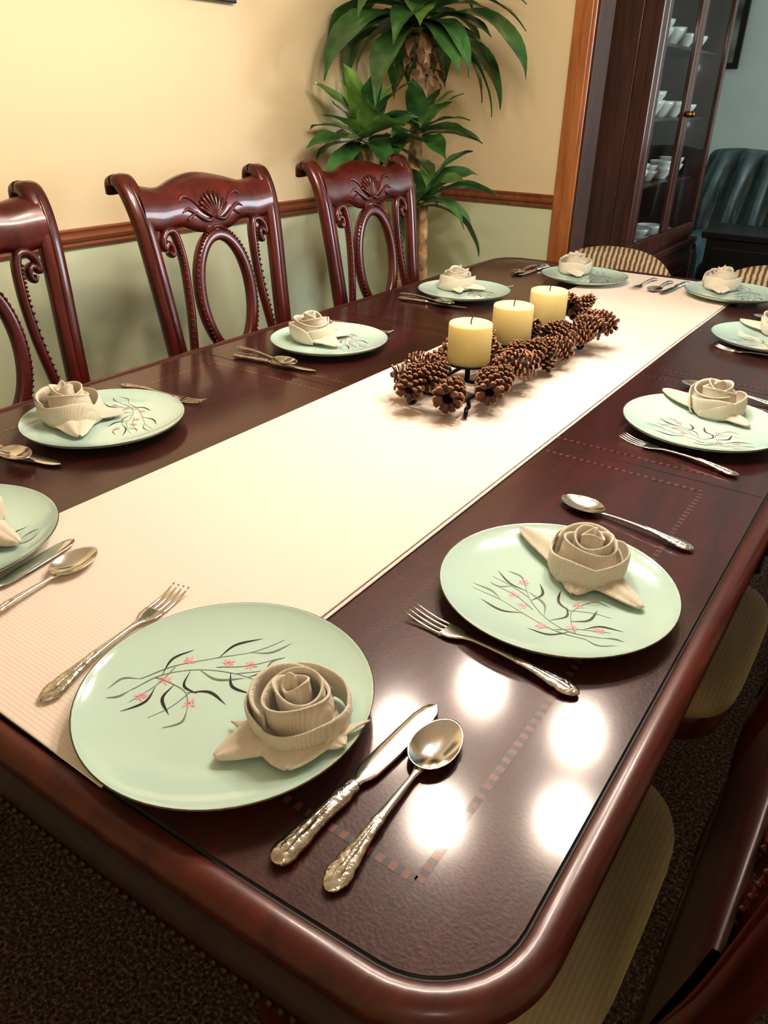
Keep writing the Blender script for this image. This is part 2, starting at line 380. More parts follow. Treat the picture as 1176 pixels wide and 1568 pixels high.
# ------------------------------------------------------------------ plates
PT=[(0,0.0072),(0.0672,0.0074),(0.0864,0.0086),(0.1056,0.0123),(0.121,0.0173),(0.1272,0.0202)]
def pz(r): return interp(PT,r)
def stroke(B,pts,w,mat,k=6,pointy=True):
    P=cr([(a/1000,b/1000,0) for a,b in pts],k); N=len(P); vs=[]
    for i,q in enumerate(P):
        t=(P[min(i+1,N-1)]-P[max(i-1,0)]).normalized(); s=Vector((-t.y,t.x,0)); u=i/(N-1)
        ww=w/2*(sin(pi*min(1,u**1.2*0.94+0.04))**1.2 if pointy else (1-0.6*u)) +0.0001
        for sg in (-1,1):
            v=q+s*ww*sg; v.z=pz(v.length)+0.00025; vs.append(v)
    B.add(vs,[(2*i,2*i+1,2*i+3,2*i+2) for i in range(N-1)],mat)
def plate_mesh():
    B=MB(); K=0.96
    prof=[(0.0001,0.003),(0.07,0.003),(0.072,0),(0.078,0),(0.080,0.004),(0.11,0.0085),(0.130,0.0165),(0.1335,0.0200),(0.1337,0.0210),(0.1325,0.0214),
          (0.1312,0.0205),(0.126,0.0180),(0.118,0.0152),(0.11,0.0128),(0.10,0.0107),(0.09,0.0090),(0.08,0.0081),(0.07,0.0077),(0.035,0.0075),(0.0001,0.0075)]
    prof=[(a*K,b*K) for a,b in prof]
    lathe(B,prof,PORC,72,matfn=lambda j:RIM if j in(7,8) else PORC)
    S=lambda p,w=0.0009:stroke(B,p,w,STEMM,pointy=False)
    L=lambda p,w=0.0026:stroke(B,p,w,INK,8)
    G=lambda p,w=0.0020:stroke(B,p,w,STEMM,8)
    S([(68,-56),(38,-62),(8,-52),(-18,-30),(-34,-6)]); S([(56,-66),(24,-68),(-14,-58),(-46,-48),(-78,-46)])
    S([(44,-62),(34,-46),(28,-28),(34,-8)]); S([(24,-66),(46,-52),(74,-42)]); S([(-8,-46),(-34,-32),(-64,-26)])
    S([(-20,-28),(-44,-18),(-70,-12)],0.0008);S([(26,-26),(46,-18),(66,-16)],0.0008)
    L([(-16,-32),(-10,-14),(-20,4)],0.0028);L([(-26,-18),(-48,-14),(-70,2)],0.0022);G([(6,-50),(-2,-30),(-24,-18)],0.0024)
    L([(-14,-57),(-36,-66),(-62,-60)],0.0024);G([(-44,-48),(-60,-38),(-82,-38)],0.0020);L([(27,-28),(10,-18),(4,4)],0.0028)
    L([(33,-44),(48,-32),(50,-10)],0.0028);L([(38,-62),(22,-78),(0,-80)],0.0022);L([(48,-50),(62,-36),(84,-34)],0.0022)
    G([(56,-66),(70,-72),(86,-64)],0.0018);L([(14,-54),(26,-38),(20,-22)],0.0022)
    G([(34,-8),(44,4),(60,2)]);G([(-34,-6),(-44,6),(-60,8)]);G([(68,-56),(80,-52),(90,-54)]);G([(-44,-18),(-56,-26),(-68,-24)])
    for (fx,fy,a) in ((-36,-4,0.3),(-36,-32,1.2),(-20,-46,2.0),(30,-14,0.9),(38,-54,2.2),(62,-44,0.2),(10,-68,1.0)):
        for k in range(7):
            th=a+k*2*pi/7; ll=6.0+1.5*sin(k*2.3)
            stroke(B,[(fx,fy),(fx+ll*.5*cos(th),fy+ll*.5*sin(th)),(fx+ll*cos(th+.15),fy+ll*sin(th+.15))],0.0022,PINK,3)
        stroke(B,[(fx-1.2,fy-.5),(fx,fy),(fx+1.2,fy+.7)],0.0012,INK,3)
    return B
pl=None
OLD={'near1':(-0.404,0.338),'near2':(-0.893,0.356),'A':(-0.232,0.684),'B':(-0.235,1.309),'C':(-0.25,1.966),
     'F':(-1.062,0.708),'G':(-1.056,1.304),'H':(-1.064,1.95),'I':(-0.852,2.337),'D':(-0.428,2.394)}
SET={'near1':(-0.392,0.334,-1.95),'near2':(-0.852,0.328,1.4),'A':(-0.229,0.668,0.05),'B':(-0.228,1.258,0.05),'C':(-0.24,1.885,0.0),
     'F':(-1.022,0.680,2.9),'G':(-1.020,1.262,2.9),'H':(-1.030,1.872,2.9),'I':(-0.836,2.262,2.1),'D':(-0.419,2.308,2.1)}
def pzb(k): return TZ+0.005 if k in('near1','near2','I','D') else TZ+0.0006
for k,(x,y,r) in SET.items():
    if pl is None: pl=plate_mesh().obj('dinner_plate',(x,y,pzb(k)),(0,0,r))
    else: copy(pl,(x,y,pzb(k)),r)

# ------------------------------------------------------------------ napkin roses
def napkin(px,py,pzz,off,flaps,seed,tilt=(0,0),rot=0.0,K=1.0):
    R=random.Random(seed); B=MB(); ox,oy=off
    def place(p,conf=1.0):
        x,y,z=p[0]*K,p[1]*K,p[2]*K*(1.06 if K>1 else 1)
        x+=tilt[0]*z; y+=tilt[1]*z
        c,s=cos(rot),sin(rot); X=x*c-y*s; Y=x*s+y*c
        w=max(0,1-z/0.05)
        r=sqrt((X+ox)**2+(Y+oy)**2)
        return (X,Y,z+max(0,min(0.0215,pz(min(r,0.128)))-0.0072)*max(w,0.25)+0.0012)
    NS=200; turns=3.5; ph=R.random()*6
    def sp(i,j):
        f=i/(NS-1); th=ph+f*turns*2*pi; v=j/9
        r=0.0030+0.0325*f**0.95
        r*=1+0.10*sin(1.37*th+seed)+0.03*sin(3.3*th+1)
        zt=0.052-0.014*f**1.3+0.0045*sin(1.6*th+seed*1.3); zb=0.010*(1-f)+0.001
        rr=r*(0.86+0.17*sin(pi*min(1,v*1.1)))+0.0060*(max(0,v-0.58)/0.42)**2*(0.35+0.65*f)
        z=zb+(zt-zb)*v-0.0030*max(0,v-0.85)/0.15
        return place((rr*cos(th),rr*sin(th),z))
    grid(B,sp,NS,10,NAP)
    for q in range(3):
        a0=ph+q*2*pi/3+R.uniform(-.3,.3); span=3.4; h0=R.uniform(0.010,0.016); h1=R.uniform(0.032,0.038)
        def pet(i,j):
            u=i/30; v=j/7; th=a0+u*span
            ht=0.004+(h0+(h1-h0)*u**0.8)*min(1,sin(pi*min(1,u*1.0))**0.35+0.05)
            r=0.0345+0.0014*q+0.0020*u+0.0050*sin(pi*min(1,v*0.95))+0.0035*max(0,v-0.6)/0.4+0.0008*sin(th*5+q)
            return place((r*cos(th),r*sin(th),ht*v))
        grid(B,pet,31,8,NAP)
    for (a,L,W,lift) in flaps:
        c,s=cos(a-rot),sin(a-rot); sd=R.random()*6
        def fl(i,j):
            u=i/14; v=(j-6)/6
            w=W*((1-u)**0.75*0.95+0.05)*(1-0.12*sin(pi*u))
            d=0.018+(L-0.018)*u - 0.012*abs(v)*(1-u)
            z=0.0015+lift*sin(pi*min(1,u*0.8+0.1))*(1-0.75*v*v)+0.0018*(1+sin(v*7+sd+u*2))*(1-u*0.6)
            return place((d*c-v*w*s,d*s+v*w*c,z))
        grid(B,fl,15,13,NAP)
    B.obj('folded_napkin',(px+ox,py+oy,pzz),mods=[('solid',0.0026),('sub',1)],recalc=False)
NP={'near1':((0.084,0.012),[(-1.05,0.060,0.062,0.007),(-1.95,0.078,0.040,0.008),(-0.2,0.055,0.034,0.006)],(-0.06,-0.14)),
    'near2':((0.035,0.005),[(0.1,0.095,0.040,0.012),(-1.3,0.07,0.035,0.008)],(0,0)),
    'A':((0.014,0.036),[(2.85,0.100,0.036,0.012),(-0.45,0.088,0.034,0.006),(-1.4,0.055,0.04,0.005)],(0.08,-0.12)),
    'B':((0.012,0.034),[(3.0,0.095,0.036,0.010),(-0.6,0.072,0.032,0.006)],(0.08,-0.12)),
    'C':((0.022,0.030),[(3.0,0.090,0.036,0.010),(-0.9,0.070,0.03,0.008)],(0,-0.1)),
    'F':((-0.006,-0.054),[(-0.5,0.078,0.044,0.010),(0.9,0.07,0.034,0.008)],(-0.15,0)),
    'G':((-0.004,-0.044),[(-0.3,0.076,0.044,0.010),(1.0,0.072,0.034,0.008)],(-0.15,0)),
    'H':((-0.014,-0.042),[(0.2,0.076,0.044,0.010),(-0.9,0.068,0.03,0.008)],(-0.15,0)),
    'I':((-0.068,0.005),[(-1.0,0.076,0.040,0.010)],(0,0.1)),
    'D':((-0.070,0.010),[(-1.3,0.076,0.040,0.010)],(0,0.1))}
KS={'near1':1.0,'near2':1.0,'A':1.0,'B':1.06,'C':1.08,'F':1.14,'G':1.16,'H':1.16,'I':1.14,'D':1.14}
for i,(k,(off,fl,tl)) in enumerate(NP.items()):
    x,y,r=SET[k]; ax,ay=OLD[k][0]+off[0]-x,OLD[k][1]+off[1]-y
    m=sqrt(ax*ax+ay*ay); lim=0.088 if KS[k]==1.0 else 0.078
    if m>lim: ax*=lim/m; ay*=lim/m
    napkin(x,y,pzb(k)+0.0082,(ax,ay),fl,i+3,tl,rot=i*1.3,K=KS[k])

# ------------------------------------------------------------------ cutlery
def ell_loft(B,st,mat,n=12,p=2.2):
    grid(B,lambda i,j:(st[i][1]*math.copysign(abs(cos(2*pi*j/n))**(2/p),cos(2*pi*j/n)),st[i][0],st[i][2]+st[i][3]*math.copysign(abs(sin(2*pi*j/n))**(2/p),sin(2*pi*j/n))),len(st),n,mat,cv=True)
HND=[(0.0,0.0010,0.0035,0.0006),(0.0015,0.0045,0.0035,0.0016),(0.004,0.0068,0.0036,0.0020),(0.007,0.0082,0.0038,0.0024),(0.011,0.0100,0.0040,0.0026),(0.017,0.0104,0.0045,0.0026),
     (0.022,0.0086,0.0050,0.0025),(0.026,0.0092,0.0053,0.0025),(0.034,0.0074,0.0060,0.0023),(0.042,0.0062,0.0065,0.0021),(0.05,0.0054,0.0070,0.0020),
     (0.058,0.0046,0.0072,0.0020),(0.064,0.0052,0.0073,0.0021),(0.07,0.0040,0.0072,0.0019)]
NECK=[(0.07,0.0040,0.0072,0.0019),(0.085,0.0032,0.0068,0.0018),(0.1,0.0027,0.0060,0.0018),(0.115,0.0025,0.0050,0.0018)]
def ridge(B,zt=0.0):
    ell_loft(B,[(0.006,0.0004,0.0058+zt,0.0004),(0.012,0.0034,0.0066+zt,0.0009),(0.018,0.0030,0.0070+zt,0.0010),(0.024,0.0018,0.0074+zt,0.0009),(0.032,0.0026,0.0080+zt,0.0009),(0.05,0.0014,0.0088+zt,0.0007),(0.064,0.0004,0.0090+zt,0.0005)],SILVERO,8)
def spoon_mesh():
    B=MB(); ell_loft(B,HND,SILVERO); ridge(B); ell_loft(B,NECK+[(0.122,0.0034,0.0048,0.0016),(0.128,0.0050,0.0050,0.0010)],SILVER)
    cy,a,b=0.153,0.031,0.0205; n=28
    def bw(ring,k,th):
        t=2*pi*k/n; rho=ring
        yy=cy+a*rho*sin(t)+0.002*rho*rho; ww=b*rho*(1-0.10*sin(t)) 
        return (ww*cos(t),yy,0.0082-0.0070*(1-rho*rho)-th+0.0005*rho)
    rs=[0.001,0.25,0.45,0.62,0.77,0.88,0.95,1.0]
    seq=[(r,0.0) for r in rs]+[(r,0.0011) for r in reversed(rs)]
    grid(B,lambda i,k:bw(seq[i][0],k,seq[i][1]),len(seq),n,SILVER,cv=True)
    return B
def fork_mesh():
    B=MB(); ell_loft(B,HND,SILVERO); ridge(B)
    ell_loft(B,NECK+[(0.125,0.0040,0.0042,0.0014),(0.132,0.0082,0.0036,0.0011),(0.139,0.0112,0.0030,0.0010),(0.146,0.0118,0.0026,0.0010),(0.150,0.0119,0.0026,0.0009)],SILVER)
    for k in range(4):
        x=(-1.5+k)*0.0064; P=[];Rr=[]
        for i in range(9):
            u=i/8; y=0.147+0.047*u; z=0.0026-0.0012*sin(pi*min(1,u*1.0))+0.0045*u*u
            P.append((x*(1+0.02*u),y,z)); Rr.append((0.0020*(1-0.55*u**2.5),0.0009))
        tube(B,P,Rr,SILVER,8)
    return B
def knife_mesh():
    B=MB(); st=[(0.0,0.0015,0.005,0.001),(0.002,0.0065,0.005,0.0030),(0.006,0.0092,0.005,0.0040),(0.012,0.0106,0.0052,0.0045),(0.018,0.0092,0.0052,0.0045),(0.026,0.0098,0.0052,0.0045),(0.036,0.0080,0.0052,0.0044),
        (0.05,0.0070,0.0052,0.0043),(0.064,0.0074,0.0052,0.0044),(0.074,0.0084,0.0052,0.0045),(0.080,0.0062,0.0052,0.0040),(0.086,0.0072,0.0052,0.0042),(0.090,0.0050,0.0052,0.0032)]
    ell_loft(B,st,SILVERO); ridge(B,0.0035)
    ell_loft(B,[(0.088,0.0048,0.0052,0.0028),(0.095,0.0052,0.0048,0.0018),(0.100,0.0078,0.0044,0.0013),(0.108,0.0094,0.0042,0.0011),(0.13,0.0102,0.004,0.0010),(0.16,0.0104,0.004,0.0009),(0.182,0.0100,0.004,0.0008),(0.194,0.0078,0.004,0.0007),(0.2,0.0046,0.004,0.0006),(0.203,0.0008,0.004,0.0004)],SILVER,n=12,p=1.6)
    return B
proto={}
def cut(kind,end,tip,z=TZ+0.0006):
    d=Vector((tip[0]-end[0],tip[1]-end[1])); a=math.atan2(d.y,d.x)-pi/2
    if kind not in proto:
        proto[kind]={'spoon':spoon_mesh,'fork':fork_mesh,'knife':knife_mesh}[kind]().obj({'spoon':'table_spoon','fork':'dinner_fork','knife':'table_knife'}[kind],(end[0],end[1],z),(0,0,a))
    else: copy(proto[kind],(end[0],end[1],z),a)
ZR=TZ+0.0053
cut('knife',(-0.2545,0.241),(-0.2446,0.444)); cut('spoon',(-0.2114,0.247),(-0.2205,0.433)); cut('fork',(-0.527,0.240),(-0.560,0.428),ZR)
cut('spoon',(-0.668,0.240),(-0.700,0.424),ZR); cut('knife',(-0.705,0.225),(-0.742,0.425),ZR)
cut('fork',(-0.1465,0.532),(-0.344,0.549)); cut('spoon',(-0.131,0.855),(-0.318,0.886))
cut('fork',(-0.135,1.108),(-0.33,1.150)); cut('spoon',(-0.139,1.455),(-0.33,1.482))
cut('fork',(-0.14,1.765),(-0.33,1.785)); cut('spoon',(-0.14,2.11),(-0.33,2.13))
cut('knife',(-1.145,0.500),(-0.945,0.5475)); cut('spoon',(-1.165,0.530),(-0.985,0.516),TZ+0.0085); cut('fork',(-1.165,0.822),(-0.972,0.846))
cut('knife',(-1.13,1.080),(-0.928,1.105)); cut('spoon',(-1.15,1.110),(-0.965,1.086),TZ+0.0085); cut('fork',(-1.16,1.415),(-0.968,1.424))
cut('knife',(-1.15,1.725),(-0.95,1.745)); cut('spoon',(-1.16,1.750),(-0.97,1.722),TZ+0.0085); cut('fork',(-1.16,2.045),(-0.97,2.040))
cut('knife',(-1.02,2.42),(-1.03,2.22)); cut('spoon',(-1.06,2.41),(-1.05,2.225)); cut('fork',(-0.665,2.42),(-0.675,2.23),ZR)
cut('knife',(-0.57,2.42),(-0.59,2.22),ZR); cut('spoon',(-0.615,2.41),(-0.62,2.225),ZR)

# ------------------------------------------------------------------ centerpiece
CX=-0.62
cp=empty('pinecone_candle_centerpiece',(0,0,0))
B=MB(); zr=TZ+0.032; zt=TZ+0.0052
for sx in (-1,1):
    tube(B,[(CX+sx*0.047,1.06,zr),(CX+sx*0.047,1.6,zr)],0.0035,IRON,8)
    for y in (1.08,1.55):
        s=-1 if y<1.3 else 1
        tube(B,cr([(CX+sx*0.047,y,zr),(CX+sx*0.052,y+s*0.004,zr-0.012),(CX+sx*0.050,y+s*0.008,zt+0.012),(CX+sx*0.052,y+s*0.014,zt+0.004),(CX+sx*0.056,y+s*0.022,zt+0.004),(CX+sx*0.058,y+s*0.024,zt+0.011),(CX+sx*0.055,y+s*0.017,zt+0.013)],5),0.0036,IRON,8)
for y in (1.06,1.16,1.25,1.327,1.41,1.492,1.6):
    tube(B,[(CX-0.047,y,zr),(CX+0.047,y,zr)],0.003,IRON,8)
for y in (1.16,1.327,1.492):
    tube(B,[(CX,y,zr),(CX,y,TZ+0.067)],0.005,IRON,8)
    lathe(B,[(0.0001,0),(0.040,0),(0.043,0.004),(0.041,0.004),(0.038,0.002),(0.0001,0.002)],IRON,28,Matrix.Translation((CX,y,TZ+0.066)))
B.obj('iron_holder',parent=cp)
for i,y in enumerate((1.16,1.327,1.492)):
    B=MB(); lathe(B,[(0.0001,0),(0.0375,0),(0.0385,0.002),(0.0385,0.066),(0.0375,0.0695),(0.035,0.0705),(0.030,0.0690),(0.012,0.0672),(0.0001,0.0668)],WAX,40)
    tube(B,[(0,0,0.066),(0.0005,0,0.074),(0.002,0.001,0.080)],0.0011,WICK,6)
    B.obj('pillar_candle_%d'%(i+1),(CX,y,TZ+0.0685),parent=cp)
def cone_mesh():
    B=MB(); R=random.Random(5); Lc=0.062
    def rad(s): return 0.0245*sin(pi*min(1,(0.16+0.84*s)**0.8*0.92+0.02))**0.75
    lathe(B,[(max(0.0002,rad(j/8)*0.5),j/8*Lc) for j in range(9)],CONE1,12)
    n=84
    for k in range(n):
        s=k/n; th=k*2.39996; r=rad(s); z=Lc*(0.0+0.95*s)
        tiltang=radians(-28+90*s**0.8)
        Ls=(0.0165-0.0065*s)*R.uniform(.9,1.1); w=0.0088-0.0038*s
        M=Matrix.Rotation(th,4,'Z')@Matrix.Translation((r*0.46,0,z))@Matrix.Rotation(-tiltang,4,'Y')
        vs=[(0,-w*.3,0),(0,w*.3,0),(Ls*.6,-w*.55,.0006),(Ls*.6,w*.55,.0006),(Ls*.88,-w*.5,.0014),(Ls*.88,w*.5,.0014),(Ls*1.02,0,.0018),
            (0,-w*.3,-.0015),(0,w*.3,-.0015),(Ls*.6,-w*.55,-.0016),(Ls*.6,w*.55,-.0016),(Ls*.88,-w*.5,-.0018),(Ls*.88,w*.5,-.0018),(Ls*1.02,0,-.0010)]
        B.add(vs,[(0,2,3,1),(7,8,10,9),(0,7,9,2),(1,3,10,8),(2,4,5,3),(9,10,12,11)],CONE1,M,False)
        B.add(vs,[(4,6,5),(11,12,13),(2,9,11,4),(4,11,13,6),(6,13,12,5),(5,12,10,3)],CONE2,M,False)
    return B
co=cone_mesh().obj('pinecone',parent=cp)
R=random.Random(11)
spots=[]
spots+=[(0.032,1.050,0.050,(-0.25,0.9,0.1),1.05),(-0.038,1.040,0.060,(-0.2,0.8,0.5),0.95),(-0.068,1.078,0.050,(0.7,0.6,0.1),0.95),(-0.008,1.062,0.070,(0.1,1,0.3),0.85),
        (-0.062,1.12,0.060,(1,0.4,0.2),1.0),(0.066,1.115,0.055,(-0.5,0.8,0.3),1.0),(0.064,1.17,0.050,(-0.2,1,0.1),0.95),(-0.07,1.165,0.05,(0.1,-1,0.2),0.95)]
for y in (1.215,1.26,1.31,1.36,1.405,1.45,1.50,1.55,1.60):
    for sx in (-1,1):
        spots.append((sx*(0.058+R.uniform(-.006,.012)),y+R.uniform(-.01,.01),0.048+R.uniform(0,.016),(R.uniform(-.6,.6)-sx*.4,R.uniform(-1,1),R.uniform(-.1,.5)),R.uniform(.88,1.05)))
for y in (1.235,1.253,1.40,1.42,1.565,1.60,1.63):
    spots.append((R.uniform(-.022,.022),y,R.uniform(0.070,0.086),(R.uniform(-.7,.7),R.uniform(-.5,.5),0.6),0.88))
spots+=[(0.03,1.60,0.088,(0.6,0.3,0.6),0.95),(-0.03,1.58,0.090,(-0.4,0.6,0.5),0.95),(0.085,1.585,0.07,(-0.6,-0.6,0.4),0.95),(0.08,1.535,0.070,(-1,0.2,0.2),0.9),
        (0.01,1.56,0.104,(-0.8,0.6,0.2),0.88),(0.050,1.43,0.076,(0.3,1,0.3),0.85),(0.050,1.25,0.074,(-0.3,1,0.3),0.85),(-0.045,1.26,0.080,(0.3,-1,0.3),0.85),(-0.045,1.42,0.080,(0.3,1,0.3),0.85)]
first=True
for (dx,y,z,d,s) in spots:
    d=Vector(d).normalized(); q=d.to_track_quat('Z','Y')
    c=co if first else co.copy()
    if not first: bpy.context.scene.collection.objects.link(c); c.parent=cp
    first=False
    c.rotation_euler=q.to_euler(); c.scale=(s,s,s); c.location=Vector((CX+dx,y,TZ+z))-d*0.028*s

# ------------------------------------------------------------------ dining chairs (back at x=0, seat toward +x)
XB=[(0.40,0.0),(0.50,-0.003),(0.60,-0.018),(0.70,-0.037),(0.80,-0.052),(0.90,-0.066),(0.97,-0.078),(1.02,-0.090),(1.05,-0.102),(1.075,-0.122),(1.10,-0.145)]
def xb(z): return interp(XB,z)
def back_tube(B,yz,rad,n=8,dx=0.0,p=2.4,k=6,mat=None):
    P=cr([(0,a,b) for a,b in yz],k); P=[Vector((xb(q.z)+dx,q.y,q.z)) for q in P]
    rl=rad if not isinstance(rad,list) else [tuple(interp([(m,rr[c]) for m,rr in enumerate(rad)],i/k) for c in (0,1)) for i in range(len(P))]
    tube(B,P,rl,mat or MAHOG,n,up=(1,0,0),p=p)
def chair_mesh(panel=False):
    B=MB(); YS=0.885
    for s in (-1,1):
        pts=[(-0.085,s*0.185,0.001),(-0.045,s*0.19,0.15),(-0.008,s*0.195,0.32),(0.0,s*0.198,0.44),(-0.010,s*0.203,0.56),(-0.035,s*0.212,0.68),(-0.052,s*0.220,0.80),(-0.066,s*0.228,0.90),(-0.080,s*0.234,0.98),(-0.098,s*0.238,1.035),(-0.122,s*0.240,1.070),(-0.150,s*0.240,1.070),(-0.158,s*0.239,1.045)]
        rr=[(0.020,0.016),(0.022,0.018),(0.024,0.022),(0.028,0.022),(0.027,0.018),(0.027,0.016),(0.027,0.015),(0.027,0.015),(0.027,0.015),(0.028,0.015),(0.029,0.014),(0.028,0.012),(0.025,0.008)]
        P=cr(pts,5); rl=[tuple(interp([(m,q[c]) for m,q in enumerate(rr)],i/5) for c in(0,1)) for i in range(len(P))]
        tube(B,P,rl,MAHOG,12,up=(1,0,0),p=3.2)
        P2=[q+Vector((0.014,0,0)) for q in P[20:50]]
        tube(B,P2,0.0045,MAHOG,6,up=(1,0,0))
    NS=61
    def zt(u): a=abs(u); return 1.062+0.016*exp(-(a/0.36)**2)-0.010*exp(-((a-0.66)/0.2)**2)+0.002*a
    def zb(u): a=abs(u); return 0.974-0.024*exp(-(a/0.40)**4)-0.008*exp(-((a-0.74)/0.18)**2)
    def crest(i,j):
        u=-1+2*i/(NS-1); y=u*0.232; a,b=zb(u),zt(u)
        if j<9: v=j/8; sd=1
        else: v=1-(j-9)/8; sd=-1
        z=a+(b-a)*v; th=0.0125*(1-0.55*(2*abs(v-0.5))**5)
        x=xb(z)+sd*th + (0.006*sin(pi*v) if sd>0 else 0)
        if v>0.93: x-=0.006
        return (x-0.012*(1-u*u)*0.6,y,z)
    grid(B,crest,NS,18,MAHOG,cv=True)
    fx=lambda z: xb(z)+0.009
    for k in range(9):
        a=radians(-60+15*k); L=0.060-0.0012*abs(k-4)**1.5
        P=[]
        for t in range(8):
            u=t/7; y=L*u*sin(a)*1.15; z=0.980+L*u*cos(a*0.92); P.append((fx(z)+0.001+0.006*sin(pi*min(1,u*0.9+.1)),y,z))
        tube(B,P,[0.0014+0.0048*(t/7)**0.8*(1 if t<7 else 0.6) for t in range(8)],MAHOG,8,up=(1,0,0))
    for s in (-1,1):
        for yz,r in (([(0.006*s,0.982),(s*.030,0.978),(s*.060,0.992),(s*.088,1.006),(s*.110,1.000)],0.0052),
                     ([(s*.050,1.010),(s*.072,1.028),(s*.096,1.034),(s*.114,1.024)],0.0048),
                     ([(s*.060,0.998),(s*.082,0.990),(s*.096,0.982)],0.0040)):
            back_tube(B,yz,[(r*.6,r)]+[(r,r)]*(len(yz)-2)+[(r*.3,r*.6)],8,0.011)
    # oval ring splat with bead border
    N=56; cz=0.802; A=0.096; Hh=0.142; RW=0.0145
    def oval(t,k=1.0):
        y=A*k*sin(t); z=cz+Hh*k*cos(t); y*=1+0.03*cos(t); return y,z
    def ring(i,j):
        t=2*pi*i/N; th=2*pi*(j+.5)/12; y,z=oval(t); c,d=cos(th),sin(th)
        c=math.copysign(abs(c)**.7,c);d=math.copysign(abs(d)**.7,d)
        nx=sin(t)*Hh; nz=cos(t)*A; l=sqrt(nx*nx+nz*nz)
        z2=z+nz/l*RW*c; return (xb(z2)+0.013*d,y+nx/l*RW*c/YS,z2)
    grid(B,ring,N,12,MAHOG,cu=True,cv=True)
    for i in range(78):
        t=2*pi*i/78; y,z=oval(t,1.11); sphere(B,(xb(z)+0.011,y,z),0.0036,MAHOG,6,4)
    back_tube(B,[(0,0.656),(0,0.62),(0,0.56),(0,0.52)],[(0.022,0.010),(0.03,0.010),(0.026,0.010),(0.04,0.011)],10)
    back_tube(B,[(0,0.965),(0,0.945),(0,0.938)],(0.035,0.010),10)
    for s in (-1,1):
        yz=[(s*.176,.922),(s*.170,.914),(s*.163,.920),(s*.164,.934),(s*.176,.940),(s*.188,.930),(s*.188,.948),(s*.172,.964),(s*.150,.964),(s*.140,.945),(s*.135,.91),(s*.134,.87),(s*.139,.80),(s*.148,.74),(s*.158,.68),(s*.162,.62),(s*.155,.56),(s*.15,.52)]
        rr=[(0.005,0.012),(0.006,0.013),(0.0065,0.013),(0.007,0.013),(0.0075,0.012),(0.008,0.012),(0.009,0.012),(0.0095,0.012),(0.0100,0.012),(0.0105,0.012),(0.0105,0.012)]+[(0.0110,0.011)]*7
        back_tube(B,yz,rr,10,0.001)
        Pq=cr([(0,a,b) for a,b in yz[9:15]],9)
        for i,q in enumerate(Pq):
            if i%2==0: sphere(B,(xb(q.z)+0.012,q.y+s*0.008,q.z),0.0030,MAHOG,6,4)
    grid(B,lambda i,j:((-0.006,0.020,0.020,-0.006)[j]-0.004,-0.2+0.4*i/10,(0.495,0.495,0.535,0.54)[j]+0.008*sin(pi*i/10)*(1 if j>1 else 0)),11,4,MAHOG,cv=True)
    if panel:
        def pn(i,j):
            y=-0.2+0.4*i/12; zs=(0.525,0.56,0.60,0.64,0.68,0.72+0.02*sin(pi*i/12)); k=j if j<6 else 11-j
            z=zs[k]; return (xb(z)+(0.021 if j<6 else 0.014),y,z)
        grid(B,pn,13,12,DARKW,cv=True)
    for q in B.v: q.y*=YS
    def trap(th,sc,grow=0,x0=0.0):
        c,d=cos(th),sin(th); c=math.copysign(abs(c)**0.42,c); d=math.copysign(abs(d)**0.42,d)
        x=0.232+x0/2+(0.212-x0/2+grow)*c*sc; hw=(0.200+0.030*(c*0.5+0.5)+grow); return x,hw*d*sc
    def loft(prof,mat,x0=0.0):
        def f(i,j):
            th=2*pi*i/48; x,y=trap(th,prof[j][0],0,x0); return (x,y,prof[j][1])
        grid(B,f,48,len(prof),mat,cu=True)
    loft([(0.0,0.385),(0.93,0.385),(0.95,0.39),(0.95,0.435),(0.93,0.44)],MAHOG,0.02)
    loft([(0.95,0.438),(1.0,0.446),(1.005,0.458),(0.985,0.470),(0.93,0.479),(0.8,0.485),(0.5,0.490),(0.0,0.491)],SEAT,0.02)
    for s in (-1,1):
        pts=[(0.415,s*.188,.40),(0.425,s*.194,.33),(0.418,s*.192,.22),(0.405,s*.186,.10),(0.412,s*.190,.04),(0.422,s*.194,.001)]
        rr=[0.028,0.032,0.022,0.015,0.018,0.024]; P=cr(pts,5)
        tube(B,P,[interp(list(enumerate(rr)),i/5) for i in range(len(P))],MAHOG,12,up=(1,0,0),p=2.5)
    return B
ch=chair_mesh().obj('dining_chair',(-1.365,0.700,0),(0,0,0))
copy(ch,(-1.366,1.350,0),0.0); copy(ch,(-1.345,1.965,0),-0.03)
ch2=chair_mesh(True).obj('dining_chair',(-0.004,0.570,0),(0,0,pi)); copy(ch2,(-0.004,1.13,0),pi); copy(ch2,(-0.01,1.78,0),pi)

